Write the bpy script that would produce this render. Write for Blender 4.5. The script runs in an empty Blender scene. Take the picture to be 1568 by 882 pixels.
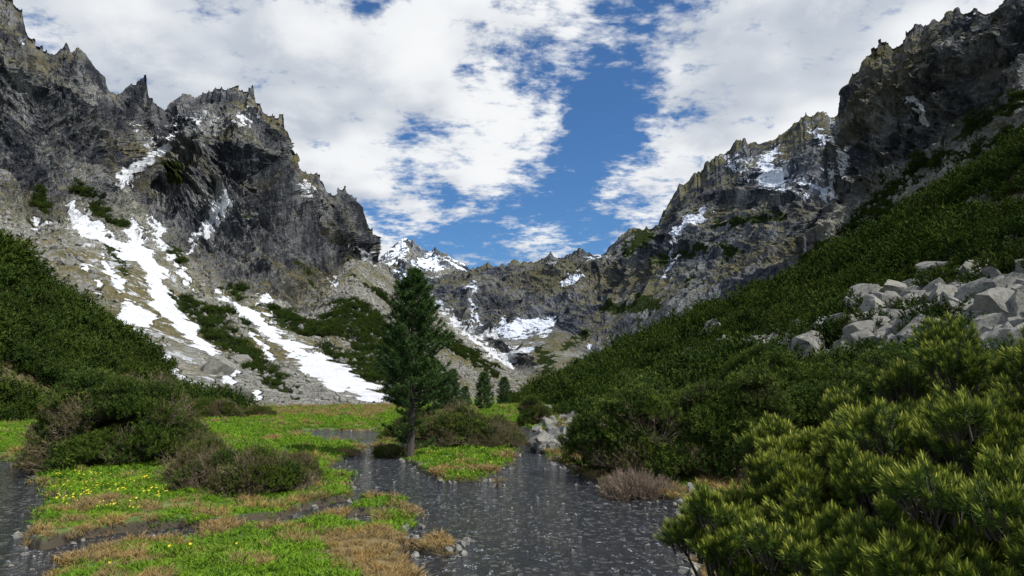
import bpy, math, numpy as np
from mathutils import Vector
rng=np.random.default_rng(11)
F=1045.;PITCH=math.radians(8.65);CAM=np.array([0,0,2.5])
cP,sP=math.cos(PITCH),math.sin(PITCH)
FW=np.array([0,cP,sP]);UP=np.array([0,-sP,cP])
sc=bpy.context.scene
def pdir(px,py):
    a=(np.asarray(px,float)-784)/F;b=(441-np.asarray(py,float))/F
    return np.stack([a,cP-b*sP+0*a,sP+b*cP+0*a],-1)
def W(px,py,d):
    v=pdir(px,py);h=np.hypot(v[...,0],v[...,1])
    return CAM+v*(np.asarray(d,float)/h)[...,None]
def G(px,py,z=0.):
    v=pdir(px,py);return CAM+v*((z-2.5)/v[...,2])[...,None]
def proj(P):
    q=P-CAM;f=q@FW;f=np.where(f<.1,.1,f)
    return 784+F*q[...,0]/f,441-F*(q@UP)/f
# ---------- noise
_perm=np.random.default_rng(3).permutation(256);_perm=np.concatenate([_perm,_perm,_perm])
_g=np.random.default_rng(4).normal(size=(256,3));_g/=np.linalg.norm(_g,axis=1)[:,None];_g=_g.astype(np.float32)
def perlin(p):
    sh=p.shape[:-1];p=p.reshape(-1,3);i=np.floor(p).astype(np.int64);f=(p-i).astype(np.float32);i&=255
    u=f*f*f*(f*(f*6-15)+10);r=0
    for a in (0,1):
        for b in (0,1):
            for c in (0,1):
                h=_perm[_perm[_perm[i[:,0]+a]+i[:,1]+b]+i[:,2]+c]
                g=_g[h];d=g[:,0]*(f[:,0]-a)+g[:,1]*(f[:,1]-b)+g[:,2]*(f[:,2]-c)
                w=(u[:,0] if a else 1-u[:,0])*(u[:,1] if b else 1-u[:,1])*(u[:,2] if c else 1-u[:,2])
                r=r+w*d
    return (r*1.5).reshape(sh)
def fbm(p,o=5,gain=.5):
    s=0;a=1.
    for k in range(o):
        s=s+a*perlin(p+k*17.3);p=p*2.03;a*=gain
    return s
def ridged(p,o=7,gain=.5):
    s=0;a=1.;t=0
    for k in range(o):
        n=1-np.clip(np.abs(perlin(p+k*11.7))*2.2,0,1);s=s+a*n*n;t+=a;p=p*2.07;a*=gain
    return s/t
# ---------- nodes
def nd(nt,t,ins=None,**pr):
    n=nt.nodes.new(t)
    for k,v in pr.items(): setattr(n,k,v)
    for k,v in (ins or {}).items():
        if isinstance(v,bpy.types.NodeSocket): nt.links.new(v,n.inputs[k])
        else: n.inputs[k].default_value=v
    return n
def mixc(nt,f,a,b,bt='MIX'):
    c=lambda v:v if isinstance(v,bpy.types.NodeSocket) else (*v,1)
    return nd(nt,'ShaderNodeMix',{0:f,6:c(a),7:c(b)},data_type='RGBA',blend_type=bt).outputs[2]
def ma(nt,op,a,b=0.,c=None):
    i={0:a,1:b}
    if c is not None:i[2]=c
    return nd(nt,'ShaderNodeMath',i,operation=op).outputs[0]
def mr(nt,v,a,b,c=0.,d=1.,sm=True):
    return nd(nt,'ShaderNodeMapRange',{0:v,1:a,2:b,3:c,4:d},interpolation_type='SMOOTHSTEP' if sm else 'LINEAR').outputs[0]
def noi(nt,vec,s,d=4.,r=.55,dist=0.):
    return nd(nt,'ShaderNodeTexNoise',{'Vector':vec,'Scale':s,'Detail':d,'Roughness':r,'Distortion':dist}).outputs[0]
def sclv(nt,vec,x,y,z):
    return nd(nt,'ShaderNodeVectorMath',{0:vec,1:(x,y,z)},operation='MULTIPLY').outputs[0]
def newmat(name):
    m=bpy.data.materials.new(name);m.use_nodes=True;nt=m.node_tree
    return m,nt,nt.nodes['Principled BSDF']
def bump(nt,b,h,st,dist):
    n=nd(nt,'ShaderNodeBump',{'Height':h,'Strength':st,'Distance':dist});nt.links.new(n.outputs[0],b.inputs['Normal'])
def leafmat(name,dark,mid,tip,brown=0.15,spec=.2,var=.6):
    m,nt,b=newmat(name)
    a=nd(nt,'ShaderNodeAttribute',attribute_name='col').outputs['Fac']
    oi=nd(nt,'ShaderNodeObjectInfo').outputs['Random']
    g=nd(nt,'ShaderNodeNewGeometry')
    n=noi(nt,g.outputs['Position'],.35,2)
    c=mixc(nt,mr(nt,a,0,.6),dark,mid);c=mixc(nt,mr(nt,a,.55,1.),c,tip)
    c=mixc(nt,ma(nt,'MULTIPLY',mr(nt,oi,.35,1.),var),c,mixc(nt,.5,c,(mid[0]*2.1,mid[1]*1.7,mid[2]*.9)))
    if brown>0: c=mixc(nt,ma(nt,'MULTIPLY',mr(nt,n,.55,.75),brown),c,(.12,.085,.035))
    nt.links.new(c,b.inputs['Base Color']);b.inputs['Roughness'].default_value=.6
    b.inputs['Specular IOR Level'].default_value=spec
    return m
def mountmat(name,s=1.,tint=(1,1,1),vegc=(.026,.040,.014)):
    m,nt,b=newmat(name)
    g=nd(nt,'ShaderNodeNewGeometry');P=g.outputs['Position']
    nz=nd(nt,'ShaderNodeSeparateXYZ',{0:g.outputs['True Normal']}).outputs[2]
    at=nd(nt,'ShaderNodeSeparateColor',{0:nd(nt,'ShaderNodeAttribute',attribute_name='col').outputs['Color']})
    R,Gr,B=at.outputs[0],at.outputs[1],at.outputs[2]
    Ps=sclv(nt,P,1,1,.3)
    n1=noi(nt,Ps,.035*s,6,.7);n2=noi(nt,P,.012*s,3);n3=noi(nt,P,.3*s,4,.7);n4=noi(nt,Ps,.16*s,4,.75)
    rock=mixc(nt,mr(nt,n1,.39,.66),(.045,.050,.062),(.30,.305,.31))
    rock=mixc(nt,ma(nt,'MULTIPLY',mr(nt,n4,.5,.59),.82),rock,(.038,.042,.050))
    rock=mixc(nt,ma(nt,'MULTIPLY',mr(nt,n2,.54,.66),.36),rock,(.18,.16,.085))
    rock=mixc(nt,ma(nt,'MULTIPLY',mr(nt,n3,.57,.73),.55),rock,(.40,.395,.385))
    vo=nd(nt,'ShaderNodeTexVoronoi',{'Vector':P,'Scale':.5*s}).outputs['Color']
    vf=nd(nt,'ShaderNodeSeparateColor',{0:vo}).outputs[0]
    scr=mixc(nt,vf,(.20,.20,.185),(.50,.49,.45))
    scr=mixc(nt,mr(nt,n3,.45,.6),scr,(.25,.25,.205))
    scr=mixc(nt,ma(nt,'MULTIPLY',mr(nt,n2,.47,.67),.45),scr,(.17,.175,.09))
    base=mixc(nt,mr(nt,ma(nt,'ADD',B,ma(nt,'MULTIPLY',ma(nt,'SUBTRACT',n1,.5),.9)),.4,.6),scr,rock)
    gf=ma(nt,'MULTIPLY',mr(nt,nz,.43,.68),mr(nt,ma(nt,'ADD',n1,ma(nt,'MULTIPLY',n2,.8)),.82,.98))
    grass=mixc(nt,mr(nt,n3,.35,.65),(.085,.095,.03),(.25,.195,.09))
    base=mixc(nt,ma(nt,'MULTIPLY',gf,.82),base,grass)
    veg=mr(nt,ma(nt,'ADD',Gr,ma(nt,'MULTIPLY',ma(nt,'SUBTRACT',n4,.5),1.5)),.46,.54)
    base=mixc(nt,veg,base,mixc(nt,n3,(vegc[0]*.6,vegc[1]*.6,vegc[2]*.6),(vegc[0]*1.9,vegc[1]*1.7,vegc[2]*1.5)))
    sn=mr(nt,ma(nt,'ADD',R,ma(nt,'MULTIPLY',ma(nt,'SUBTRACT',n4,.5),1.6)),.46,.54)
    base=mixc(nt,sn,base,mixc(nt,mr(nt,n3,.3,.7),(.54,.56,.59),(.73,.75,.78)))
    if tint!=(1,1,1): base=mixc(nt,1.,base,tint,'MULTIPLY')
    nt.links.new(base,b.inputs['Base Color']);b.inputs['Roughness'].default_value=.9;b.inputs['Specular IOR Level'].default_value=0.
    nb=noi(nt,sclv(nt,P,1,1,.45),.17*s,5,.78)
    h=ma(nt,'MULTIPLY',ma(nt,'MULTIPLY',nb,5.5),ma(nt,'SUBTRACT',1.,ma(nt,'MULTIPLY',mr(nt,R,.35,.6),.7)))
    bump(nt,b,h,.95,1.6/s)
    return m
# ---------- mesh
def tomesh(name,V,Fc,mats,col=None,fm=None,smooth=False):
    me=bpy.data.meshes.new(name);V=np.asarray(V,np.float32);Fc=np.asarray(Fc,np.int32);k=Fc.shape[1]
    me.vertices.add(len(V));me.vertices.foreach_set('co',V.ravel())
    me.loops.add(Fc.size);me.loops.foreach_set('vertex_index',Fc.ravel())
    me.polygons.add(len(Fc));me.polygons.foreach_set('loop_start',np.arange(0,Fc.size,k,dtype=np.int32))
    me.polygons.foreach_set('loop_total',np.full(len(Fc),k,np.int32))
    for m in mats: me.materials.append(m)
    if fm is not None: me.polygons.foreach_set('material_index',np.asarray(fm,np.int32))
    me.polygons.foreach_set('use_smooth',np.full(len(Fc),smooth))
    if col is not None:
        col=np.asarray(col,np.float32)
        if col.ndim==1: col=np.repeat(col[:,None],3,1)
        a=me.color_attributes.new('col','FLOAT_COLOR','POINT')
        a.data.foreach_set('color',np.concatenate([col,np.ones((len(col),1),np.float32)],1).ravel())
    me.update(calc_edges=True);return me
def obj(name,data,parent=None,loc=None):
    o=bpy.data.objects.new(name,data);sc.collection.objects.link(o)
    if parent: o.parent=parent
    if loc is not None:o.location=loc
    return o
def gridfaces(nr,nc):
    i=np.arange(nr*nc).reshape(nr,nc)
    return np.stack([i[:-1,:-1],i[:-1,1:],i[1:,1:],i[1:,:-1]],-1).reshape(-1,4)
def instancer(name,tmesh,P,N,S,child='clump',parent=None):
    P=np.asarray(P,float);N=np.asarray(N,float);N=N/np.linalg.norm(N,axis=1)[:,None];n=len(P);S=np.asarray(S,float)
    r=rng.normal(size=(n,3));a=np.cross(N,r);a/=np.linalg.norm(a,axis=1)[:,None];b=np.cross(N,a)
    h=(S/2)[:,None]
    V=np.stack([P-a*h-b*h,P+a*h-b*h,P+a*h+b*h,P-a*h+b*h],1).reshape(-1,3)
    me=tomesh(name,V,np.arange(4*n).reshape(n,4),[])
    o=obj(name,me,parent);o.instance_type='FACES';o.use_instance_faces_scale=True;o.instance_faces_scale=1.
    o.show_instancer_for_render=False;o.show_instancer_for_viewport=False
    obj(child,tmesh,o);return o
# ---------- strokes mask in terrain layout
def strokes(px,py,sts,soft=4.,wob=None):
    m=np.zeros(px.shape,np.float32)
    if wob is not None: px=px+wob[0];py=py+wob[1]
    for st in sts:
        if len(st)==1: st=[st[0],(st[0][0]+1,st[0][1],st[0][2])]
        for (x0,y0,w0),(x1,y1,w1) in zip(st[:-1],st[1:]):
            W_=max(w0,w1)+soft*2
            s=(px>min(x0,x1)-W_)&(px<max(x0,x1)+W_)&(py>min(y0,y1)-W_)&(py<max(y0,y1)+W_)
            if not s.any(): continue
            X=px[s];Y=py[s];dx,dy=x1-x0,y1-y0;t=np.clip(((X-x0)*dx+(Y-y0)*dy)/(dx*dx+dy*dy+1e-6),0,1)
            d=np.hypot(X-x0-t*dx,Y-y0-t*dy);w=w0+(w1-w0)*t
            m[s]=np.maximum(m[s],np.clip(.5+(w-d)/(2*soft),0,1))
    return m
SNOW=[[(116,318,9),(135,350,16),(170,370,10),(205,385,7)],[(205,335,7),(215,365,18),(235,420,12),(245,465,16),(270,490,12),(300,520,11),(335,545,4)],
[(195,480,18),(225,490,14)],[(190,530,8),(240,545,14),(265,575,16),(300,605,10)],[(347,298,9),(325,330,11),(315,355,11)],
[(262,212,4),(240,235,7),(195,260,7),(188,275,9)],[(335,450,5),(380,485,9),(430,520,8),(500,560,12),(560,600,12),(600,608,7)],
[(465,560,9),(520,590,12)],[(398,460,6),(415,465,6)],[(540,383,4),(565,400,5)],[(645,455,4),(675,470,6)],[(690,485,4),(760,545,6)],
[(462,285,3),(476,295,4)],[(372,182,8),(385,182,4)],[(270,195,5)],[(350,580,9)],[(395,605,6)],[(95,470,6),(110,480,4)],[(130,410,8)],[(150,440,7)],[(60,345,5)],
[(265,395,5),(300,440,4)],[(405,480,6)],[(35,65,4)],[(295,185,5),(310,183,4)],[(440,540,6)],[(480,575,8)],[(232,335,4),(250,370,5),(262,385,4)],[(160,400,6),(185,440,8)],[(380,510,5),(410,545,6)],[(90,340,4),(70,350,3)],[(205,200,3),(212,190,3)],[(300,360,4),(285,385,3)],[(500,420,3),(515,440,3)],
[(725,440,9)],[(727,458,2.5),(722,500,3.5)],[(736,508,4),(790,502,11),(845,492,8),(830,505,7)],[(868,430,5),(890,420,5)],[(775,548,10),(812,535,7)],
[(905,393,3),(930,390,3)],[(1078,325,4),(1050,342,8),(1030,355,7)],[(1030,360,2),(1030,400,2.5),(1022,425,2.5)],[(1187,230,6),(1165,246,8),(1195,270,9),(1165,278,7),(1210,290,4)],
[(1255,205,3),(1290,240,4),(1287,275,3)],[(1225,275,3),(1270,300,5)],[(1235,190,2),(1262,215,3)],[(1390,155,6),(1408,178,4),(1415,195,3)],[(1480,25,3)],[(1358,388,9)],[(903,532,6)],
[(1110,240,3),(1125,255,2)],[(1265,175,2),(1283,190,3)],[(1100,470,4),(1130,475,4)],[(1195,460,5),(1225,445,4)],[(850,400,3)],[(640,400,5),(665,410,8)],[(620,385,4),(600,400,6)],[(690,400,4)],[(590,400,5)]]
SNOWB=[[(130,350,34),(230,450,55),(260,560,50),(330,600,30)],[(380,480,24),(540,590,28)],[(200,270,22),(260,190,24),(380,180,24)],[(330,320,26)],[(1110,240,18),(1180,260,40),(1270,290,25),(1280,190,15)],[(650,460,12),(760,550,16)],[(1400,170,16)],[(590,400,20),(700,405,20)]]
VEG=[[(240,440,8),(290,475,10),(340,520,10),(400,570,11),(450,600,11)],[(60,300,10),(80,330,6)],[(150,320,8),(190,345,6)],[(265,265,16)],[(230,250,8)],[(420,480,14),(450,500,10)],[(350,440,6),(370,450,5)],
[(120,290,8),(150,300,6)],[(500,540,7),(560,580,9),(600,590,7)],[(30,440,6),(120,500,9),(180,540,8)],[(150,370,6),(185,395,8),(200,420,5)],[(600,560,5),(660,585,5)],[(680,520,5),(720,545,5),(760,575,5)],
[(640,545,5),(660,565,6)],[(520,580,6)],[(580,590,6)],[(270,390,8)],[(390,330,5)],
[(985,360,12),(960,385,8)],[(1000,400,6),(1080,380,6)],[(930,470,7),(1000,465,12)],[(1090,350,6),(1200,330,6)],[(840,560,10),(830,535,7)],[(1060,420,6)],[(1130,390,5),(1090,375,4)],
[(1280,370,12),(1400,320,12),(1540,240,14)],[(1240,400,9),(1300,350,8),(1420,250,9),(1568,200,6)],[(1320,330,6),(1350,300,6)],[(1460,210,5),(1568,150,6)],[(870,530,5),(900,510,5)],[(1160,440,8),(1260,400,8)],[(1400,240,5)],[(1500,190,5)]]
LAY={}
def layer(name,cols,rows,nseg,amps,rocks,wl,jag,mat,seed=0.,crest=-2,snowthr=None,vegn=.0,shear=.35,lo=0.):
    cols=np.asarray(cols,float);R=[]
    for r in rows:
        if r[0]=='g':
            x=[q[0] for q in r[1]];d=np.interp(cols,x,[q[1] for q in r[1]]);p=W(cols,np.full(len(cols),600.),d);p[:,2]=r[2]
        elif r[0]=='b':
            p=R[-1].copy();p[:,:2]*=r[1];p[:,2]=p[:,2]*r[2]-5
        else:
            x=[q[0] for q in r];p=W(cols,np.interp(cols,x,[q[1] for q in r]),np.interp(cols,x,[q[2] for q in r]))
        R.append(p)
    ci=len(R)+crest
    e=np.stack([R[ci][:,0]/wl*2.,np.full(len(cols),seed),R[ci][:,1]/wl*.3],-1)
    jn=ridged(e,6,.55)**1.15;jn=(jn-jn.mean())*1.6
    Ps=[];A=[];K=[];J=[]
    for i,n in enumerate(nseg):
        last=i==len(nseg)-1
        for t in np.linspace(0,1,n,endpoint=last):
            Ps.append(R[i]*(1-t)+R[i+1]*t);A.append(amps[i]*(1-t)+amps[i+1]*t);K.append(rocks[i]*(1-t)+rocks[i+1]*t)
            J.append(t**2.2 if i+1==ci else (1-t if i==ci else 0))
    P=np.stack(Ps);A=np.array(A)[:,None];K=np.array(K)[:,None]+0*P[...,0];J=np.array(J)[:,None]
    P[...,2]+=J*jn[None]*jag
    du=np.gradient(P,axis=1);dv=np.gradient(P,axis=0);N=np.cross(du,dv);N/=np.linalg.norm(N,axis=-1)[...,None]+1e-9
    up=N[...,2]<0;N=np.where(up[...,None],-N,N)
    q=P/wl;q=q.copy();q[...,0]+=shear*q[...,2];q[...,2]*=.36;q+=seed
    wv=np.stack([perlin(q*.8+5),perlin(q*.8+25),perlin(q*.8+45)],-1);q=q+.45*wv
    rd=ridged(q,8,.54)-.42
    rd+=.3*(ridged(q*np.array([3.,3.,1.6])+9,5,.58)-.42)
    sn=fbm(P/wl*1.5+seed,6,.5)
    fine=ridged(P/wl*9+seed,4,.6)-.4
    Kn=np.clip(K+.35*wv[...,0],0,1)
    D=A*(Kn*rd*2.2+(1-Kn)*(sn*.35+fine*.12))
    Nh=N.copy();Nh[...,2]*=(1-.6*Kn)
    P=P+Nh*D[...,None]
    px,py=proj(P)
    wob=(wv[...,1]*8+fbm(P/wl*6,5,.65)*11,wv[...,2]*8+fbm(P/wl*6+40,5,.65)*11)
    S=strokes(px,py,SNOW,6.,wob);S=np.maximum(S,.395*strokes(px,py,SNOWB,12.,wob));V=strokes(px,py,VEG,7.,wob)
    if vegn>0:
        vn=fbm(P/wl*.9+seed+70,4);V=np.maximum(V,np.clip(vn*2.4*vegn-.1,0,.58)*(1-.5*Kn))
    if snowthr is not None:
        vn=fbm(P/wl*1.6+seed+130,5);S=np.maximum(S,np.clip((vn-snowthr)*3+.5,0,1)*np.clip((rd+.25)*-3+1,0,1))
    S=S*(P[...,2]>lo);C=np.stack([S,V,Kn],-1).reshape(-1,3)
    nr,nc=P.shape[:2]
    me=tomesh(name,P.reshape(-1,3),gridfaces(nr,nc),[mat],C);obj(name,me)
    area=np.linalg.norm(np.cross(np.gradient(P,axis=1),np.gradient(P,axis=0)),axis=-1)
    LAY[name]=dict(P=P,px=px,py=py,V=V,S=S,K=Kn,area=area)
def cols(a,b,n,lo=None,hi=None):
    c=np.linspace(a,b,n)
    if lo is not None:c=np.concatenate([np.linspace(lo,a,50,endpoint=False),c])
    if hi is not None:c=np.concatenate([c,np.linspace(b,hi,51)[1:]])
    return c
mm=mountmat('mountain_rock')
layer('rocky_mountain',cols(-20,835,950,lo=-500),[
 ('g',[(-500,90),(500,95),(600,120),(650,200),(700,300),(830,450)],-2.),
 [(-500,480,220),(0,440,230),(200,470,230),(400,540,220),(520,550,250),(600,540,350),(700,555,500),(790,585,560),(835,592,560)],
 [(-500,330,420),(0,315,420),(60,345,430),(110,330,450),(200,350,470),(250,375,470),(300,425,450),(340,440,440),(400,455,440),(470,478,450),(500,450,520),(540,395,650),(575,405,800),(620,445,820),(700,497,780),(790,557,650),(835,585,600)],
 [(-500,50,530),(0,170,530),(60,175,520),(150,210,530),(200,240,580),(225,250,640),(260,270,600),(330,280,570),(400,300,560),(440,320,600),(500,370,640),(540,370,730),(575,401,830),(620,441,838),(700,493,800),(790,552,670),(835,581,615)],
 [(-500,-250,600),(-200,-120,620),(0,-12,620),(22,-5,620),(50,45,620),(70,66,620),(100,72,620),(125,68,620),(150,98,630),(165,132,640),(185,132,640),(222,127,650),(233,156,700),(255,162,730),(290,147,740),(320,152,740),(345,142,740),(375,150,740),(405,166,740),(430,178,740),(440,216,770),(452,250,790),(470,257,800),(490,272,810),(512,300,820),(545,305,830),(555,330,835),(571,345,840),(577,398,845),(620,438,850),(700,490,810),(790,549,690),(835,578,640)],
 ('b',1.25,.3)],[130,140,170,190,30],[1,7,22,40,3,2],[0,.1,.55,1,1,1],90.,24.,mm,seed=1.3,vegn=.9)
mm2=mountmat('far_mountain_rock',.7,(.95,.99,1.07))  # bluish tint: aerial haze put into the rock colour
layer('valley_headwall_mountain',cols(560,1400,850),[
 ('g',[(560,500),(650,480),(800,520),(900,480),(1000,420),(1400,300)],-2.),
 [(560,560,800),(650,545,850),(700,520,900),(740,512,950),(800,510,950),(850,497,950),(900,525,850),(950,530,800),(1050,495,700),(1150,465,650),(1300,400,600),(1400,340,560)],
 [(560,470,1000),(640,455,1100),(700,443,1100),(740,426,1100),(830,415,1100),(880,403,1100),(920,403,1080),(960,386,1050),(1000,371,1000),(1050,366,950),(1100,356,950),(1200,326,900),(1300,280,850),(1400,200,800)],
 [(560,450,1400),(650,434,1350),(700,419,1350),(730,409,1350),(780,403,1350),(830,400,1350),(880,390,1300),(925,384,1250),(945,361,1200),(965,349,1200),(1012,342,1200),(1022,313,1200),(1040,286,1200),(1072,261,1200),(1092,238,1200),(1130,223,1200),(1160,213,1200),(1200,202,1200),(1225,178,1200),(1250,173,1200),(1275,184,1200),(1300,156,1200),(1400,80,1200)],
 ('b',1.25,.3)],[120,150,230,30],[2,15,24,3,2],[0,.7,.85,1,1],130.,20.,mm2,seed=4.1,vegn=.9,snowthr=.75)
layer('craggy_mountain',cols(1180,1580,500,hi=2000),[
 ('g',[(1180,350),(2000,200)],-2.),
 [(1180,455,420),(1260,395,480),(1300,350,520),(1350,320,500),(1400,300,480),(1450,275,460),(1568,200,400),(2000,-50,380)],
 [(1180,460,425),(1250,388,500),(1275,300,540),(1300,240,560),(1350,190,560),(1450,150,540),(1568,70,500),(2000,-120,450)],
 [(1180,465,430),(1250,392,520),(1272,330,600),(1285,222,660),(1292,160,680),(1300,124,680),(1330,92,680),(1350,74,680),(1375,64,680),(1400,40,680),(1430,31,680),(1470,22,670),(1520,10,650),(1545,-8,640),(1700,-120,620),(2000,-200,600)],
 ('b',1.25,.3)],[110,190,230,30],[3,12,38,3,2],[0,.35,1,1,1],100.,27.,mm,seed=7.7,vegn=1.)
mm3=mountmat('snowy_peak_rock',.4,(1.3,1.35,1.45))  # paler, bluer tint paints distance haze into this peak's colour
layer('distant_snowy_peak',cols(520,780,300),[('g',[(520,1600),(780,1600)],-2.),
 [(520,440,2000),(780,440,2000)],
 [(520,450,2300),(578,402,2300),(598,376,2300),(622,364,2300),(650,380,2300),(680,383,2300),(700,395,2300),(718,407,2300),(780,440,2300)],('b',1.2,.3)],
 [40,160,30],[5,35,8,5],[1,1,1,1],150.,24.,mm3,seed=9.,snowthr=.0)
slopem=mountmat('hillside_ground',6.,(.85,.85,.7))
layer('shrubby_hillside',cols(820,1580,500,hi=2000),[
 ('g',[(820,260),(845,200),(858,80),(875,35),(890,22),(950,18),(1060,14.5),(1150,12),(1300,9),(1568,6.5),(2000,5)],-.5),
 [(820,602,290),(850,601,240),(900,594,100),(1000,590,60),(1130,580,40),(1300,560,34),(1450,540,32),(1568,530,30),(2000,480,28)],
 [(820,601,320),(850,599,280),(900,580,170),(1000,548,120),(1130,520,90),(1300,470,66),(1400,440,58),(1568,410,52),(2000,250,56)],
 [(820,599,350),(845,596,330),(900,568,300),(1000,526,260),(1100,486,240),(1200,447,220),(1290,410,200),(1400,345,180),(1500,275,170),(1568,232,165),(1700,140,160),(2000,-60,150)],
 ('b',1.3,.4)],[150,80,80,20],[.35,1.5,4.,6,3],[.2,.2,.2,.2,.2],24.,0.,slopem,seed=2.2,lo=9999.)
layer('grassy_hillside',cols(-20,345,250,lo=-500),[
 ('g',[(-500,50),(0,62),(200,78),(345,95)],-.5),
 [(-500,100,120),(0,398,130),(60,452,135),(130,500,135),(190,540,130),(230,574,125),(290,618,115),(345,636,100)],
 ('b',1.3,.4)],[150,20],[.5,3,2],[.1,.1,.1],22.,0.,slopem,seed=3.2,lo=9999.)
# ---------- stream layout (metres on the ground)
def gp(l): return np.array([G(x,y)[:2] for x,y in l])
WAT=[gp([(425,663),(500,659),(575,661),(600,668),(640,672),(700,662),(790,655),(835,664),(822,690),(850,706),(872,722),(905,741),(960,757),(1040,770),(1112,772),(1112,796),(1065,802),(1062,900),(1100,1200),(600,1200),(628,900),(622,835),(640,792),(632,776),(575,766),(535,762),(540,737),(506,722),(520,706),(562,692),(545,682),(500,678),(470,672)]),
 gp([(-400,680),(-100,696),(0,706),(38,713),(55,735),(78,765),(55,800),(45,840),(78,862),(72,900),(60,1100),(-900,1100),(-900,760)]),
 gp([(60,846),(150,822),(270,808),(320,812),(290,832),(160,846),(80,872)]),
 gp([(360,808),(430,795),(500,776),(548,762),(558,778),(520,790),(440,812),(370,818)]),gp([(535,808),(550,790),(580,788),(572,806)])]
ISL=[gp([(624,702),(636,682),(690,674),(760,674),(792,690),(782,714),(742,738),(690,739),(652,728),(628,713)]),gp([(625,838),(660,822),(700,836),(690,852),(640,850)]),gp([(570,683),(600,678),(612,690),(590,696)]),gp([(752,743),(770,742),(776,747),(760,749)])]
def sd(x,y,v):
    d=np.full(x.shape,1e9);s=np.ones(x.shape);n=len(v)
    for i in range(n):
        a=v[i];b=v[i-1];e=b-a;wx=x-a[0];wy=y-a[1];t=np.clip((wx*e[0]+wy*e[1])/(e@e),0,1)
        d=np.minimum(d,(wx-e[0]*t)**2+(wy-e[1]*t)**2)
        c1=y>=a[1];c2=y<b[1];c3=e[0]*wy>e[1]*wx
        s=np.where((c1&c2&c3)|(~c1&~c2&~c3),-s,s)
    return s*np.sqrt(d)
def bank(x,y):
    d=np.full(x.shape,1e9)
    for v in WAT:d=np.minimum(d,sd(x,y,v))
    for v in ISL:d=np.maximum(d,-sd(x,y,v))
    q=np.stack([x,y,0*x],-1)
    return d+fbm(q*.9,4)*.16+fbm(q*3.1+9,2)*.05
def gz(x,y,b=None):
    if b is None:b=bank(x,y)
    q=np.stack([x,y,0*x],-1);t=np.clip((b+.06)/.2,0,1);t=t*t*(3-2*t)
    land=.12+.09*fbm(q*.35+3,4)+.03*fbm(q*2.2,3)+np.clip(b,0,3)*.03
    return -.3+t*(.3+np.maximum(land,.03))
th=np.radians(np.concatenate([np.linspace(-180,-50,40,endpoint=False),np.linspace(-50,50,850),np.linspace(50,180,41)[1:]]))
rr=np.concatenate([[.05],np.geomspace(1.5,150,600),np.geomspace(155,4500,60)])
T,Rr=np.meshgrid(th,rr);X=Rr*np.sin(T);Y=Rr*np.cos(T)
bk=np.full(X.shape,5.);s=(Rr<140)&(np.abs(T)<1.6);bk[s]=bank(X[s],Y[s]);Z=gz(X,Y,bk);Z=np.where(Rr>140,.2+fbm(np.stack([X,Y,0*X],-1)*.02,3)*.5,Z)
dry=np.clip(.5+fbm(np.stack([X,Y,0*X],-1)*.25+30,4)*1.3,0,1)
m,nt,b=newmat('meadow_soil')
g=nd(nt,'ShaderNodeNewGeometry').outputs['Position'];at=nd(nt,'ShaderNodeSeparateColor',{0:nd(nt,'ShaderNodeAttribute',attribute_name='col').outputs['Color']})
n1=noi(nt,g,2.,5);n2=noi(nt,g,25.,3);n0=noi(nt,g,.06,4)
c=mixc(nt,mr(nt,n1,.3,.7),(.05,.11,.012),(.12,.22,.028));c=mixc(nt,mr(nt,ma(nt,'ADD',at.outputs[1],ma(nt,'SUBTRACT',n1,.5)),.6,.9),c,(.2,.15,.06))
c=mixc(nt,mr(nt,n0,.5,.65),c,(.16,.15,.06))
c=mixc(nt,mr(nt,at.outputs[0],.62,.55),c,(.06,.047,.03));c=mixc(nt,ma(nt,'MULTIPLY',n2,.5),c,(.03,.03,.02))
nt.links.new(c,b.inputs['Base Color']);b.inputs['Roughness'].default_value=.95;bump(nt,b,n2,.6,.03)
obj('meadow_ground',tomesh('meadow_ground',np.stack([X,Y,Z],-1).reshape(-1,3),gridfaces(*X.shape),[m],np.stack([np.clip(bk*.5+.5,0,1),dry,0*dry],-1).reshape(-1,3),smooth=True))
# water
m,nt,b=newmat('stream_water')
g=nd(nt,'ShaderNodeNewGeometry').outputs['Position']
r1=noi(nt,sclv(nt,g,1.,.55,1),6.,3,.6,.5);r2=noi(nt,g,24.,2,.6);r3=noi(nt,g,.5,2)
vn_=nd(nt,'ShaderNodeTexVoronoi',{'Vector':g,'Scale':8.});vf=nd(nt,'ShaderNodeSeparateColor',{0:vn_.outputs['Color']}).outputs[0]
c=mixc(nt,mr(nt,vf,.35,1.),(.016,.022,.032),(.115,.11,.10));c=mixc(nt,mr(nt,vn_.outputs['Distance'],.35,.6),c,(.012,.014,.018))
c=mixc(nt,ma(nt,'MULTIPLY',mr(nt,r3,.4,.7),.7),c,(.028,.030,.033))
c=mixc(nt,mr(nt,ma(nt,'MULTIPLY',r2,r1),.35,.40),c,(.46,.50,.54))  # pale flecks: some foam, plus water sparkle painted into the colour
nt.links.new(c,b.inputs['Base Color']);b.inputs['Roughness'].default_value=.08;b.inputs['IOR'].default_value=1.33
bump(nt,b,ma(nt,'ADD',r1,ma(nt,'MULTIPLY',r2,.5)),1.,ma(nt,'ADD',.05,ma(nt,'MULTIPLY',r3,.12)))
V=np.array([[-150,1,0.],[150,1,0],[150,120,0],[-150,120,0]]);obj('stream_water',tomesh('stream_water',V,[[0,1,2,3]],[m]))
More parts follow.
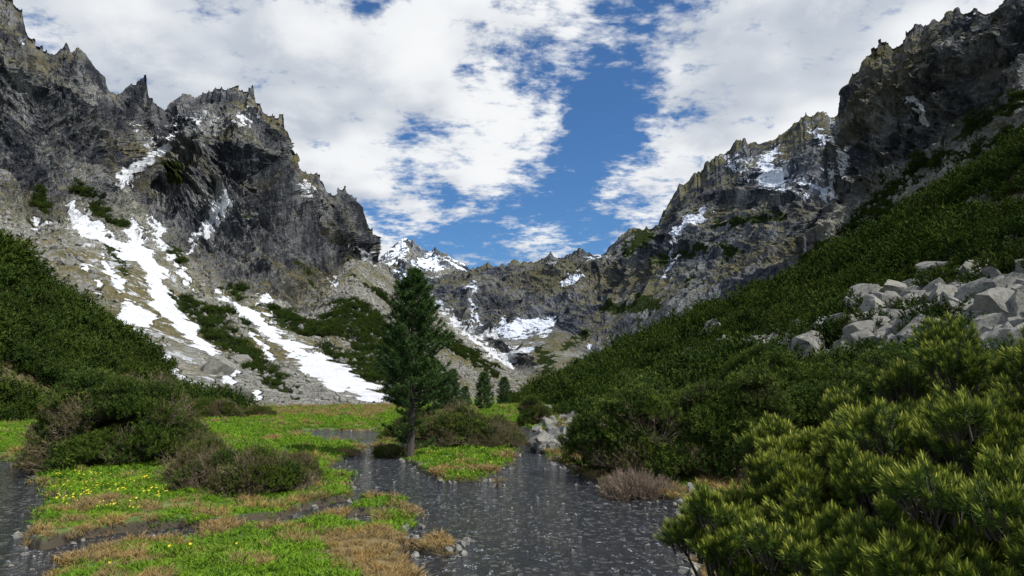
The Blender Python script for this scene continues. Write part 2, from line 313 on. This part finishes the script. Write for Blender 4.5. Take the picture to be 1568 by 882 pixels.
# ---------- plant parts
class MB:
    def __init__(s):s.V=[];s.F=[];s.M=[];s.C=[];s.n=0
    def add(s,V,Fc,mat=0,col=None):
        V=np.asarray(V);Fc=np.asarray(Fc)
        s.V.append(V);s.F.append(Fc+s.n);s.n+=len(V);s.M.append(np.full(len(Fc),mat));s.C.append(np.full(len(V),.3) if col is None else col)
    def mesh(s,name,mats): return tomesh(name,np.concatenate(s.V),np.concatenate(s.F),mats,np.concatenate(s.C),np.concatenate(s.M))
def nrm(a): return a/(np.linalg.norm(a,axis=-1)[...,None]+1e-9)
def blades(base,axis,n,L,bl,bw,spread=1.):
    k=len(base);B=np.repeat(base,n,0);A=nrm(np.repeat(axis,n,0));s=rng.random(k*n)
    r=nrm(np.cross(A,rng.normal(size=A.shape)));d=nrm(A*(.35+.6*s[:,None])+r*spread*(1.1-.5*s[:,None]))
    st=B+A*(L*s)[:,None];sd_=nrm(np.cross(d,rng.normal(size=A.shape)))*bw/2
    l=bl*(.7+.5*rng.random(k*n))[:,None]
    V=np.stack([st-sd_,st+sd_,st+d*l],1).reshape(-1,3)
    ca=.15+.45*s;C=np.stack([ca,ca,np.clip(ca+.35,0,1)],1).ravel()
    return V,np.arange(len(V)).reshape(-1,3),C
def tube(pts,rad,n=6):
    pts=np.asarray(pts,float);V=[];t=nrm(np.gradient(pts,axis=0))
    a=nrm(np.cross(t,np.array([.3,.5,.81])));bb=np.cross(t,a);an=np.arange(n)/n*2*math.pi
    for i in range(len(pts)):V.append(pts[i]+rad[i]*(np.cos(an)[:,None]*a[i]+np.sin(an)[:,None]*bb[i]))
    Fc=[]
    for i in range(len(pts)-1):
        for j in range(n):
            k=(j+1)%n;Fc+=[[i*n+j,i*n+k,(i+1)*n+k],[i*n+j,(i+1)*n+k,(i+1)*n+j]]
    return np.concatenate(V),np.array(Fc)
m,nt,b=newmat('bark');g=nd(nt,'ShaderNodeTexCoord').outputs['Object']
n1=noi(nt,sclv(nt,g,1,1,.3),18.,4);nt.links.new(mixc(nt,n1,(.025,.02,.016),(.10,.08,.065)),b.inputs['Base Color']);b.inputs['Roughness'].default_value=.9;bump(nt,b,n1,.8,.02);bark=m
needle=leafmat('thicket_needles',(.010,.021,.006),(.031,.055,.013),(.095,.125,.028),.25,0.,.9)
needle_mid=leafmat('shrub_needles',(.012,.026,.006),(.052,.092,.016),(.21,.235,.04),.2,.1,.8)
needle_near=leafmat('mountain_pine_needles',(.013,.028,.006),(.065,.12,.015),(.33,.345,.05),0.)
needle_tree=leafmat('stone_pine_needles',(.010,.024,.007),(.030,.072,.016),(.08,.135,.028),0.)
def clump(name,ns,nb,mat,twigs=40,L=.2,bl=.15,bw=.022,lobamp=.35):
    mb=MB();d=nrm(rng.normal(size=(ns,3)));d[:,2]=np.abs(d[:,2])*1.0-.15
    lob=fbm(d*1.9+rng.random()*50,2)
    rad=(.62+.38*rng.random(ns)**.5)*(1+lobamp*lob);p=d*rad[:,None]*np.array([1,1,.8]);ax=nrm(d*.6+np.array([0,0,.9])+rng.normal(size=(ns,3))*.25)
    V,Fc,C=blades(p-ax*L*.5,ax,nb,L,bl,bw)
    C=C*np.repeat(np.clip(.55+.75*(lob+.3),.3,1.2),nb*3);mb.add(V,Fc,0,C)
    for i in range(twigs):
        e=p[rng.integers(ns)];a=np.array([e[0]*.25,e[1]*.25,-.5]);mid=(a+e)/2+rng.normal(size=3)*.1
        V,Fc=tube([a,mid,e*1.02],[.022,.015,.007],3);mb.add(V,Fc,1)
    return mb.mesh(name,[mat,bark])
clA=clump('foliage_clump_a',240,15,needle_mid,34,.24,.16,.03,.7);clB=clump('foliage_clump_b',240,15,needle_mid,34,.24,.16,.03,.7)
fcA=clump('thicket_clump_a',200,8,needle,6,.24,.17,.05,1.1);fcB=clump('thicket_clump_b',200,8,needle,6,.24,.17,.05,1.1)
twigm,nt,b=newmat('dead_twig');g=nd(nt,'ShaderNodeNewGeometry').outputs['Position'];nt.links.new(mixc(nt,noi(nt,g,3.,3),(.10,.072,.05),(.30,.23,.165)),b.inputs['Base Color']);b.inputs['Roughness'].default_value=.9
dryneedle=leafmat('russet_needles',(.035,.035,.013),(.085,.09,.023),(.18,.16,.05),.4)
def twigclump(name,leaf=.6):
    mb=MB()
    for i in range(40):
        a=np.array([rng.normal()*.2,rng.normal()*.2,-.4]);d=nrm(np.array([rng.normal(),rng.normal(),.5+rng.random()]));e=a+d*(.9+.5*rng.random());mid=(a+e)/2+np.array([d[0],d[1],-.4])*.15
        V,Fc=tube([a,mid,e],[.02,.014,.006],3);mb.add(V,Fc,1)
        for j in range(5):
            s=mid+(e-mid)*rng.random();f=s+nrm(d+rng.normal(size=3)*.6)*.25;V,Fc=tube([s,(s+f)/2,f],[.009,.008,.004],3);mb.add(V,Fc,1)
            if rng.random()<leaf:
                V,Fc,C=blades(f[None],nrm(d+[0,0,.6])[None],12,.14,.11,.022);mb.add(V,Fc,0,C)
    return mb.mesh(name,[dryneedle,twigm])
clT=twigclump('bare_twig_clump');clD=twigclump('dead_root_clump',.02)
# ---------- surface lookup
hs=LAY['shrubby_hillside']
def surf(px,py):
    m_=(np.abs(hs['px']-px)<12)&(np.abs(hs['py']-py)<6)
    best=None
    if m_.any():
        p=hs['P'][m_];i=np.argmin(p[:,1]);best=p[i]
    if py>604:
        g_=G(px,py)
        if best is None or g_[1]<best[1]-1: 
            g_=g_.copy();g_[2]=max(gz(g_[0:1],g_[1:2])[0],0);best=g_
    return best if best is not None else W(px,py,100.)
def shrub(px,py,w,h,twig=0.,name='mountain_pine_shrub',cs=None,tm=None):
    tm=tm or clT
    p=surf(px,py);d=math.hypot(p[0],p[1]);rw=w/F*d/2;hh=h/F*d;c=cs or min(.55,max(.25,hh*.3))
    n=int(10+1.9*(rw/c)**2*3)
    q=rng.normal(size=(n,2));q/=np.linalg.norm(q,axis=1)[:,None];rho=np.sqrt(rng.random(n));ang=np.arctan2(q[:,1],q[:,0])
    lf=1+.22*np.sin(3*ang+rng.random()*6)+.12*np.sin(5*ang+rng.random()*6)
    bx=q[:,0]*rho;by=q[:,1]*rho
    lump=fbm(np.stack([bx*rw/c*.33,by*rw/c*.33,np.full(n,px*.01)],-1),2)
    top=np.sqrt(np.clip(1-rho**2,0,1))*(.85+.8*lump)
    P=np.stack([p[0]+bx*(rw-c*.6)*lf,p[1]+rw*.4+by*(rw*.75)*lf,p[2]+np.maximum((hh-c*.5)*top*(.6+.4*rng.random(n)**.3),c*.3)],-1)
    N=np.stack([bx*.6,by*.6,np.ones(n)],-1);S=c*(.65+.6*rng.random(n))
    isT=rng.random(n)<twig
    if twig>0: isT|=(rho>.6)&(P[:,2]<p[2]+hh*.35)&(rng.random(n)<.45)
    root=obj(name,None)
    for k,(mk_,me_) in enumerate([(~isT,clA if rng.random()<.5 else clB),(isT,tm)]):
        if not mk_.any(): continue
        instancer('leafy_branches' if k==0 else 'woody_branches',me_,P[mk_],N[mk_],S[mk_],parent=root)
for a in [(165,726,225,112,.2),(105,720,110,100,.12),(240,718,110,66,.5),(300,645,110,26,.2),(385,642,60,16,.3),(300,756,110,58,.8),(370,768,180,64,.75),(440,756,90,42,.8),
 (715,690,160,52,.5),(640,678,110,40,.3),(765,692,60,36,.7),(598,700,50,16,.3),
 (915,732,100,95,.1),(985,742,150,145,.12),(1080,742,150,150,.1),(1160,720,120,125,.1),(1040,660,150,90,.0),(815,655,50,48,.1),
 (1190,650,130,100,0),(1280,660,150,95,0),(1400,650,170,85,0),(1530,650,160,90,0),(1150,605,100,60,0),(960,640,110,56,0),(1240,600,110,50,0),(1340,610,100,45,0)]:
    shrub(*a[:4],twig=a[4])
shrub(975,764,110,28,twig=1.,name='dead_branches',cs=.35,tm=clD);shrub(1180,730,80,30,twig=1.,name='dead_branches',cs=.35,tm=clD)
# hillside carpets
def carpet(L,n,keep,smin,smax,mesh,dref,bury=.25):
    D=LAY[L];w=(D['area']*keep(D)).ravel();w=w/w.sum();i=rng.choice(w.size,n,p=w)
    P=D['P'].reshape(-1,3)[i]+rng.normal(size=(n,3))*np.array([.4,.4,0]);d=np.hypot(P[:,0],P[:,1])
    S=(smin+(smax-smin)*rng.random(n)**2)*np.clip(d/dref,.5,1.6)*(1+.75*fbm(P/8.+3,2))
    P[:,2]+=S*bury
    N=np.stack([rng.normal(size=n)*.2,rng.normal(size=n)*.2-.15,np.ones(n)],-1)
    for nm,me_,sl in mesh: 
        s=slice(sl[0],None,sl[1]);instancer(nm,me_,P[s],N[s],S[s])
def kr(D):
    d=np.hypot(D['P'][...,0],D['P'][...,1]);v=fbm(D['P']/20.+5,5)
    k=(v>-.3+.34*np.clip((d-80)/100,0,1))&(d>22)&(d<330)&(D['py']<640)
    bp=(D['px']>1290)&(D['py']>438)&(D['py']<552)&(D['P'][...,1]<90)&(fbm(D['P']/5.,3)>-.12)
    k&=~bp
    k&=~((D['px']>1160)&(D['px']<1330)&(D['py']>528)&(D['py']<560)&(fbm(D['P']/5.,3)>-.1))
    return k*(1/np.clip(d/60,.6,4))
TH=[('mountain_pine_thicket',fcA,(0,2)),('mountain_pine_thicket',fcB,(1,2))]
carpet('shrubby_hillside',6500,kr,.8,2.9,TH,110)
carpet('grassy_hillside',4200,lambda D:(fbm(D['P']/18.+9,4)>-.62)*(D['px']>-300)*1.,.8,2.7,TH,100)
carpet('rocky_mountain',3000,lambda D:(D['V']>.48)*(D['S']<.3)*(D['K']<.7)*(D['px']>-100)*(np.hypot(D['P'][...,0],D['P'][...,1])<650)*1.,.9,1.9,[('scattered_mountain_pine',fcA,(0,1))],200)
carpet('craggy_mountain',1500,lambda D:(D['V']>.5)*(D['K']<.8)*1.,1.6,2.6,[('scattered_mountain_pine',fcB,(0,1))],400)
# ---------- rocks
m,nt,b=newmat('granite');g=nd(nt,'ShaderNodeNewGeometry').outputs['Position'];oi=nd(nt,'ShaderNodeObjectInfo').outputs['Random']
n1=noi(nt,g,1.3,5,.7);n2=noi(nt,g,6.,5,.7)
c=mixc(nt,mr(nt,n1,.3,.7),(.12,.12,.11),(.34,.33,.30));c=mixc(nt,ma(nt,'MULTIPLY',mr(nt,n2,.5,.62),.75),c,(.06,.06,.055));c=mixc(nt,ma(nt,'MULTIPLY',mr(nt,n1,.53,.66),.6),c,(.18,.18,.09))
c=mixc(nt,ma(nt,'MULTIPLY',oi,.6),c,(.14,.135,.12));nt.links.new(c,b.inputs['Base Color']);b.inputs['Roughness'].default_value=.9;bump(nt,b,n2,.8,.08);granite=m
import bmesh
def rockmesh(name,seed,sub=4):
    bm=bmesh.new();bmesh.ops.create_icosphere(bm,subdivisions=sub,radius=1);V=np.array([v.co for v in bm.verts]);Fc=np.array([[v.index for v in f.verts] for f in bm.faces]);bm.free()
    r=np.random.default_rng(seed);V=V*np.array([1,.8,.7])
    for _ in range(22):
        n=nrm(r.normal(size=3));d=.3+.32*r.random();k=V@n-d;V=V-np.where(k>0,k,0)[:,None]*n
    V=V*(1+.045*fbm(V*3+seed,4))[:,None]*1.3;return tomesh(name,V,Fc,[granite],smooth=False)
rk=[rockmesh('rock_%d'%i,i+3,3) for i in range(4)];rkb=[rockmesh('boulder_%d'%i,i+30,4) for i in range(3)]
def pickpx(L,x0,x1,y0,y1,n,ymax=1e9):
    D=LAY[L];m_=(D['px']>x0)&(D['px']<x1)&(D['py']>y0)&(D['py']<y1)&(D['P'][...,1]<ymax);p=D['P'][m_];return p[rng.integers(len(p),size=n)]
def rocks(name,P,s0,s1,pw=2.5,variants=(0,1,2),lib=rk):
    P=np.array(P);S=s0+(s1-s0)*rng.random(len(P))**pw;P[:,2]+=S*.1;N=nrm(rng.normal(size=P.shape)*.5+np.array([0,0,1.]))
    for k in variants:
        s=slice(k,None,len(variants))
        if len(P[s]): instancer(name,lib[k],P[s],N[s],S[s],'stone')
rocks('boulder_pile',pickpx('shrubby_hillside',1300,1700,440,550,1500,100),.10,1.2,3.8)
rocks('boulder_pile',pickpx('shrubby_hillside',1165,1340,526,562,350,100),.12,.6,2.5)
rocks('boulder_pile',pickpx('shrubby_hillside',1000,1600,300,560,1400,230),.4,1.9,3)
rp=np.array([G(x,y) for x,y in zip(rng.uniform(820,930,420),rng.uniform(618,698,420))]);rp=rp[bank(rp[:,0],rp[:,1])>-.1];rp[:,2]=.1
rocks('stone_bank',rp,.12,.9,2.2);rocks('stone_bank',pickpx('shrubby_hillside',850,930,600,690,250),.15,.75)
rocks('stone_bank',pickpx('shrubby_hillside',1080,1300,600,700,120,40),.1,.4)
rp=np.array([G(x,y) for x,y in zip(rng.uniform(1010,1125,90),rng.uniform(742,800,90))]);rp[:,2]=.03
rocks('stone_bank',rp,.05,.26,2.)
D=LAY['rocky_mountain'];w=(D['area']*(D['K']<.45)*(D['px']>-60)*(D['S']<.3)/np.clip(np.hypot(D['P'][...,0],D['P'][...,1]),90,900)).ravel();w/=w.sum()
p=D['P'].reshape(-1,3)[rng.choice(w.size,12000,p=w)];dd=np.hypot(p[:,0],p[:,1])
rocks('scree_stones',p[dd<230],.2,1.2,4);rocks('scree_stones',p[dd>=230],.5,2.4,4)
D=LAY['craggy_mountain'];w=(D['area']*(D['K']<.5)*(D['px']<1700)).ravel();w/=w.sum()
rocks('scree_stones',D['P'].reshape(-1,3)[rng.choice(w.size,2500,p=w)],1.,3.,4)
for i,(x,y,wd) in enumerate([(330,566,56),(357,606,58),(372,560,30),(200,590,26),(1332,505,46),(1425,475,62),(1490,490,50),(1380,505,40),(1540,470,50),(872,640,44),(845,655,30),(1250,628,36),(1290,650,40),(1215,665,26),(1170,548,44),(890,655,36)]):
    if x<500: p=pickpx('rocky_mountain',x-8,x+8,y-6,y+20,1)[0] if y<630 else G(x,y)
    else: p=surf(x,y)
    s=wd/F*math.hypot(p[0],p[1])/1.5;o=obj('boulder',rkb[i%3],None,(p[0],p[1],p[2]+s*.1));o.scale=(s,s,s*.8);o.rotation_euler=(rng.random()*.5,rng.random()*.5,rng.random()*6)
th_=rng.uniform(-.66,.5,16000);r_=np.exp(rng.uniform(math.log(8.5),math.log(50),16000));x_=r_*np.sin(th_);y_=r_*np.cos(th_);b_=bank(x_,y_)
k=(np.abs(b_)<.24)&(rng.random(16000)<.4);rocks('streamside_stones',np.stack([x_[k],y_[k],np.full(k.sum(),-.02)],-1),.03,.18,3)
k=(b_<-.2)&(rng.random(16000)<.12);rocks('stream_pebbles',np.stack([x_[k],y_[k],np.full(k.sum(),-.03)],-1),.02,.075,3)
# ---------- grass
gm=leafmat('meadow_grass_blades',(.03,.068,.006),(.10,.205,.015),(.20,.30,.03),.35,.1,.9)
dm=leafmat('dry_grass_blades',(.08,.06,.025),(.25,.18,.08),(.42,.31,.14),.25,.1)
def grassclump(name,mat,n,h,w,lean):
    B=np.stack([rng.normal(size=n)*.3,rng.normal(size=n)*.3,np.zeros(n)],-1);d=nrm(np.stack([rng.normal(size=n)*lean,rng.normal(size=n)*lean,np.ones(n)],-1));hh=h*(.5+.7*rng.random(n))[:,None]
    s=nrm(np.cross(d,rng.normal(size=(n,3))))*w;mid=B+d*hh*.55;tip=B+d*hh+np.stack([d[:,0],d[:,1],-.25*np.ones(n)],-1)*hh*.4
    V=np.stack([B-s,B+s,mid-s*.8,mid+s*.8,tip],1).reshape(-1,3);i=np.arange(n)[:,None]*5
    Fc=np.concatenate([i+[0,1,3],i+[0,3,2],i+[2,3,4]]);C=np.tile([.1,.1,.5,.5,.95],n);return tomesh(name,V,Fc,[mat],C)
gc=grassclump('grass_clump',gm,70,.32,.022,.6);dc=grassclump('dry_grass_clump',dm,80,.6,.016,.7)
n=56000;th_=rng.uniform(-.80,.75,n);r_=np.exp(rng.uniform(math.log(6.),math.log(125),n));x_=r_*np.sin(th_);y_=r_*np.cos(th_);b_=bank(x_,y_);z_=gz(x_,y_,b_)
q=np.stack([x_,y_,0*x_],-1);dv=fbm(q*.25+30,4);dn=fbm(q*1.2+60,3)
hpx,hpy=proj(np.stack([x_,y_,z_],-1))
fgdry=((hpy>765)&(hpx<660)&(hpx>70)&~((hpx>470)&(hpy<850)&(hpx<640))&~((hpy>840)&(hpx>260)))
isdry=((b_<.25)&(dn>-.15))|(dv>.46)|(fgdry&(dn>.0))|((hpy>618)&(hpy<636)&(hpx>380)&(hpx<600)&(dn>0))|((hpx>850)&(dn>-.3))|(dn>.45)
k=(b_>.03)&~isdry;S=np.clip(.30*(r_/14)**.55,.22,1.)*(.5+1.*rng.random(n)**1.7)*(1+.5*dn)
ups=lambda k:np.stack([rng.normal(size=k.sum())*.15,rng.normal(size=k.sum())*.15,np.ones(k.sum())],-1)
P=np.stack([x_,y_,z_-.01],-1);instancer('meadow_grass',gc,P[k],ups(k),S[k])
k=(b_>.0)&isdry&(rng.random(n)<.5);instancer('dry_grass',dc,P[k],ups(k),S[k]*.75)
pp=pickpx('shrubby_hillside',860,1330,600,790,2600,45);instancer('dry_grass',dc,pp,np.tile([0,0,1.],(len(pp),1)),.3+.3*rng.random(len(pp)))
fm_,nt,b=newmat('yellow_petals');b.inputs['Base Color'].default_value=(.7,.56,.03,1)
V=[];Fc=[]
for i in range(5):
    a=i*1.2566;k0=len(V);V+=[[0,0,0],[math.cos(a-.5)*.7,math.sin(a-.5)*.7,.25],[math.cos(a)*1.,math.sin(a)*1.,.35],[math.cos(a+.5)*.7,math.sin(a+.5)*.7,.25]];Fc+=[[k0,k0+1,k0+2,k0+3]]
fl=tomesh('marigold_flower',np.array(V)*.5,Fc,[fm_])
k=(b_>.2)&~isdry&(((hpx>80)&(hpx<260)&(hpy>725)&(hpy<785)&(rng.random(n)<.45)&(dn<.15))|((hpx>640)&(hpx<790)&(hpy>680)&(hpy<735)&(rng.random(n)<.15))|((hpx<560)&(rng.random(n)<.006)&(hpy>690)))
P2=P[k]+np.array([0,0,.10]);instancer('marsh_marigold_flowers',fl,P2,ups(k)+np.array([0,-.6,0]),.035+.025*rng.random(k.sum()))
# ---------- conifers
def conifer(name,px,py,hpx,rpx,base=.25,nbr=260,ns=20,nb=16,at=None,low=0,bf=1.):
    p=surf(px,py) if at is None else at;d=math.hypot(p[0],p[1]);H=hpx/F*d;R=rpx/F*d;mb=MB()
    zs=np.linspace(0,H*.98,14);path=np.stack([np.sin(zs*.7)*.04*H/8,np.cos(zs*.5)*.03*H/8,zs],-1);V,Fc=tube(path,np.interp(zs,[0,H*.06,H],[.026*H,.019*H,.003*H]),8);mb.add(V,Fc,1)
    for i in range(nbr+low):
        u=(i+rng.random())/nbr;t=min(u,.999);h=H*(base+(1-base)*t*.985)
        prof=(1-t)**.66*min(1.,.62+t*2.6)*(.55+.55*rng.random());L=max(R*prof,R*.05)
        if i>=nbr: t=0;h=H*rng.uniform(.04,base);L=R*rng.uniform(.25,.6);prof=.3
        az=i*2.399+rng.normal()*.3;o=np.array([math.cos(az),math.sin(az),0]);rise=-.15+.75*t+rng.normal()*.1
        c0=np.array([0,0,h]);s=np.linspace(0,1,6);bp=c0+o*(L*s)[:,None]+np.array([0,0,1.])*(L*(rise*s+.38*s**2.2))[:,None]
        V,Fc=tube(bp,np.linspace(.004*H*(1.1-t),.0012*H,6),3);mb.add(V,Fc,1)
        m_=max(4,int(ns*(.35+.65*prof)));ss=.22+.8*rng.random(m_)**.6;pt=np.stack([np.interp(ss,s,bp[:,j]) for j in range(3)],-1)
        side=np.cross(o,[0,0,1.]);pt+=side*(rng.normal(size=m_)*.15*L*(1.25-ss))[:,None]+rng.normal(size=(m_,3))*.02*H/8
        ax=nrm(o*.7+side*rng.normal(size=m_)[:,None]*.5+np.array([0,0,.7])+rng.normal(size=(m_,3))*.2)
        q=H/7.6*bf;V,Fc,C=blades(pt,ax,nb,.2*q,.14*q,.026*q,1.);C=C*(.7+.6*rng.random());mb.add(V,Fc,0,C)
    V,Fc,C=blades(np.array([[0,0,H*.94],[0,0,H*.9]]),np.array([[0,0,1.],[0.05,0,1.]]),40,.05*H,.02*H,.004*H);mb.add(V,Fc,0,C)
    return obj(name,mb.mesh(name,[needle_tree,bark]),None,tuple(p-np.array([0,0,.05])))
conifer('stone_pine_tree',628,704,280,70,base=.25,nbr=240,ns=27,nb=17,low=10)
for x,y,h,r in [(674,632,54,18),(692,632,62,20),(741,631,58,18),(772,622,42,14),(712,626,32,13)]:
    conifer('young_spruce_tree',x,y,h,r,base=.03,nbr=130,ns=13,nb=13,at=np.array([*G(x,y)[:2],.1]),bf=2.6)
P=[];
for i in range(160):
    x=rng.uniform(780,870);d=rng.uniform(120,330);P.append(W(x,600,d)*[1,1,0]+[0,0,.5])
instancer('distant_mountain_pine_thicket',fcB,P,np.tile([0,0,1.],(160,1)),.8+1.6*rng.random(160))
# ---------- foreground mountain pine
mb=MB();V,Fc,C=blades(np.zeros((1,3)),np.array([[0,0,1.]]),95,.8,.42,.037,.85);mb.add(V,Fc,0,C);V,Fc=tube([[0,0,-.6],[0,0,0],[0,0,.8]],[.05,.045,.03],4);mb.add(V,Fc,1)
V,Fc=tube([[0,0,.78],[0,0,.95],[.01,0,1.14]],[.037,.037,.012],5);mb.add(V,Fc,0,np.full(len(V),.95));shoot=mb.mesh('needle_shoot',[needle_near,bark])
P=[];N=[];bmb=MB()
lob=[(1120,850,6.6,.42),(1190,800,7.2,.5),(1230,740,7.8,.55),(1330,715,8,.65),(1440,650,8.6,.75),(1560,630,8.6,.8),(1330,840,6.3,.6),(1470,780,6.4,.7),(1600,790,6.2,.8),(1420,910,5.4,.5),(1240,910,5.8,.5),(1560,900,5.2,.6),(1390,740,7.2,.55),(1700,700,7,.9)]
for x,y,d,r in lob:
    c0=W(x,y,d);root=np.array([c0[0]*1.0+.3,c0[1]+.5,max(.0,c0[2]-1.6)])
    for k in range(20):
        dd=nrm(rng.normal(size=3)+np.array([0,-.25,.35]));c1=c0+dd*r*rng.uniform(.55,1.12);rs=r*rng.uniform(.17,.38)
        V,Fc=tube([root,(root+c1)/2+np.array([0,0,-.15])+rng.normal(size=3)*.08,c1],[.035,.022,.01],5);bmb.add(V,Fc,0)
        ns=int(44*(rs/.2)**1.6)+3;e=nrm(rng.normal(size=(ns,3)));e[:,2]=np.abs(e[:,2])-.35*rng.random(ns)
        P.append(c1+e*rs*(.5+.6*rng.random(ns))[:,None]);N.append(nrm(e*.55+dd*.3+np.array([0,0,.75])+rng.normal(size=(ns,3))*.2))
P=np.concatenate(P);N=np.concatenate(N);P-=N*.06;print('shoots',len(P))
root=obj('mountain_pine_bush',None)
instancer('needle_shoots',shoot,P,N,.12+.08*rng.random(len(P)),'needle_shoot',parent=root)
obj('branches',bmb.mesh('branches',[bark]),root)
# ---------- camera, sun, sky
cam=bpy.data.cameras.new('camera');cam.sensor_width=36;cam.lens=F/1568*36;cam.clip_end=9000;cam.clip_start=.05
co=obj('camera',cam,None,tuple(CAM));co.rotation_euler=(math.pi/2+PITCH,0,0);sc.camera=co
el=math.radians(50);az=math.radians(118)
sdv=Vector((math.sin(az)*math.cos(el),math.cos(az)*math.cos(el),math.sin(el)))
su=bpy.data.lights.new('sun','SUN');su.energy=5.;su.angle=math.radians(.6);su.color=(1,.95,.87)
so=obj('sun',su);so.rotation_euler=sdv.to_track_quat('Z','Y').to_euler()
w=bpy.data.worlds.new('World');sc.world=w;w.use_nodes=True;nt=w.node_tree;nt.nodes.clear()
sky=nd(nt,'ShaderNodeTexSky',sky_type='NISHITA',sun_disc=False,sun_elevation=el,sun_rotation=az)
dirv=nd(nt,'ShaderNodeTexCoord').outputs['Generated'];dz=nd(nt,'ShaderNodeSeparateXYZ',{0:dirv}).outputs[2]
dn=nd(nt,'ShaderNodeVectorMath',{0:dirv},operation='NORMALIZE').outputs[0]
k=ma(nt,'DIVIDE',1.,ma(nt,'ADD',ma(nt,'MAXIMUM',dz,0.),.22))
pl=nd(nt,'ShaderNodeVectorMath',{0:dn,'Scale':k},operation='SCALE').outputs[0]
n1=noi(nt,pl,4.2,7,.66,.2);n2=noi(nt,pl,1.3,2,.5);n3=noi(nt,sclv(nt,pl,1.,1.6,1.),14.,3,.65)
cen=lambda v,s:ma(nt,'MULTIPLY',ma(nt,'SUBTRACT',v,.5),s)
cov=ma(nt,'ADD',ma(nt,'ADD',.80,cen(n1,2.9)),ma(nt,'ADD',cen(n2,.7),cen(n3,1.1)))
for x,y,r,s in [(860,70,7,-.14),(895,180,6,-.13),(935,270,6,-.19),(880,340,5,-.12),(680,285,6,-.24),(610,345,4,-.18),(505,15,4,-.3),(760,385,5,-.14),(985,100,5,-.16),(1240,50,4,-.2),
  (300,130,22,.36),(560,250,8,.10),(1130,90,7,.12),(1170,200,7,.24),(1040,240,4,.14),(1420,30,12,.34),(760,250,5,.14),(960,320,3,.18)]:
    v=nrm(pdir(x,y));dt=nd(nt,'ShaderNodeVectorMath',{0:dn,1:tuple(v)},operation='DOT_PRODUCT').outputs['Value']
    cov=ma(nt,'ADD',cov,ma(nt,'MULTIPLY',mr(nt,dt,math.cos(math.radians(r*1.5)),1.),s))
cm=mr(nt,cov,.50,1.06)
n4=noi(nt,pl,2.2,3,.6)
cc=mixc(nt,mr(nt,n4,.36,.62),(.52,.57,.65),(.90,.92,.94));cc=mixc(nt,ma(nt,'MULTIPLY',mr(nt,n1,.45,.7),.5),cc,(.96,.97,.98))
b1=nd(nt,'ShaderNodeBackground',{0:mixc(nt,1.,sky.outputs[0],(.46,.78,1.12),'MULTIPLY'),1:.11});b2=nd(nt,'ShaderNodeBackground',{0:cc,1:1.})
mx=nd(nt,'ShaderNodeMixShader',{0:cm,1:b1.outputs[0],2:b2.outputs[0]});out=nd(nt,'ShaderNodeOutputWorld');nt.links.new(mx.outputs[0],out.inputs[0])
sc.view_settings.view_transform='Standard';sc.view_settings.look='None';sc.view_settings.exposure=0
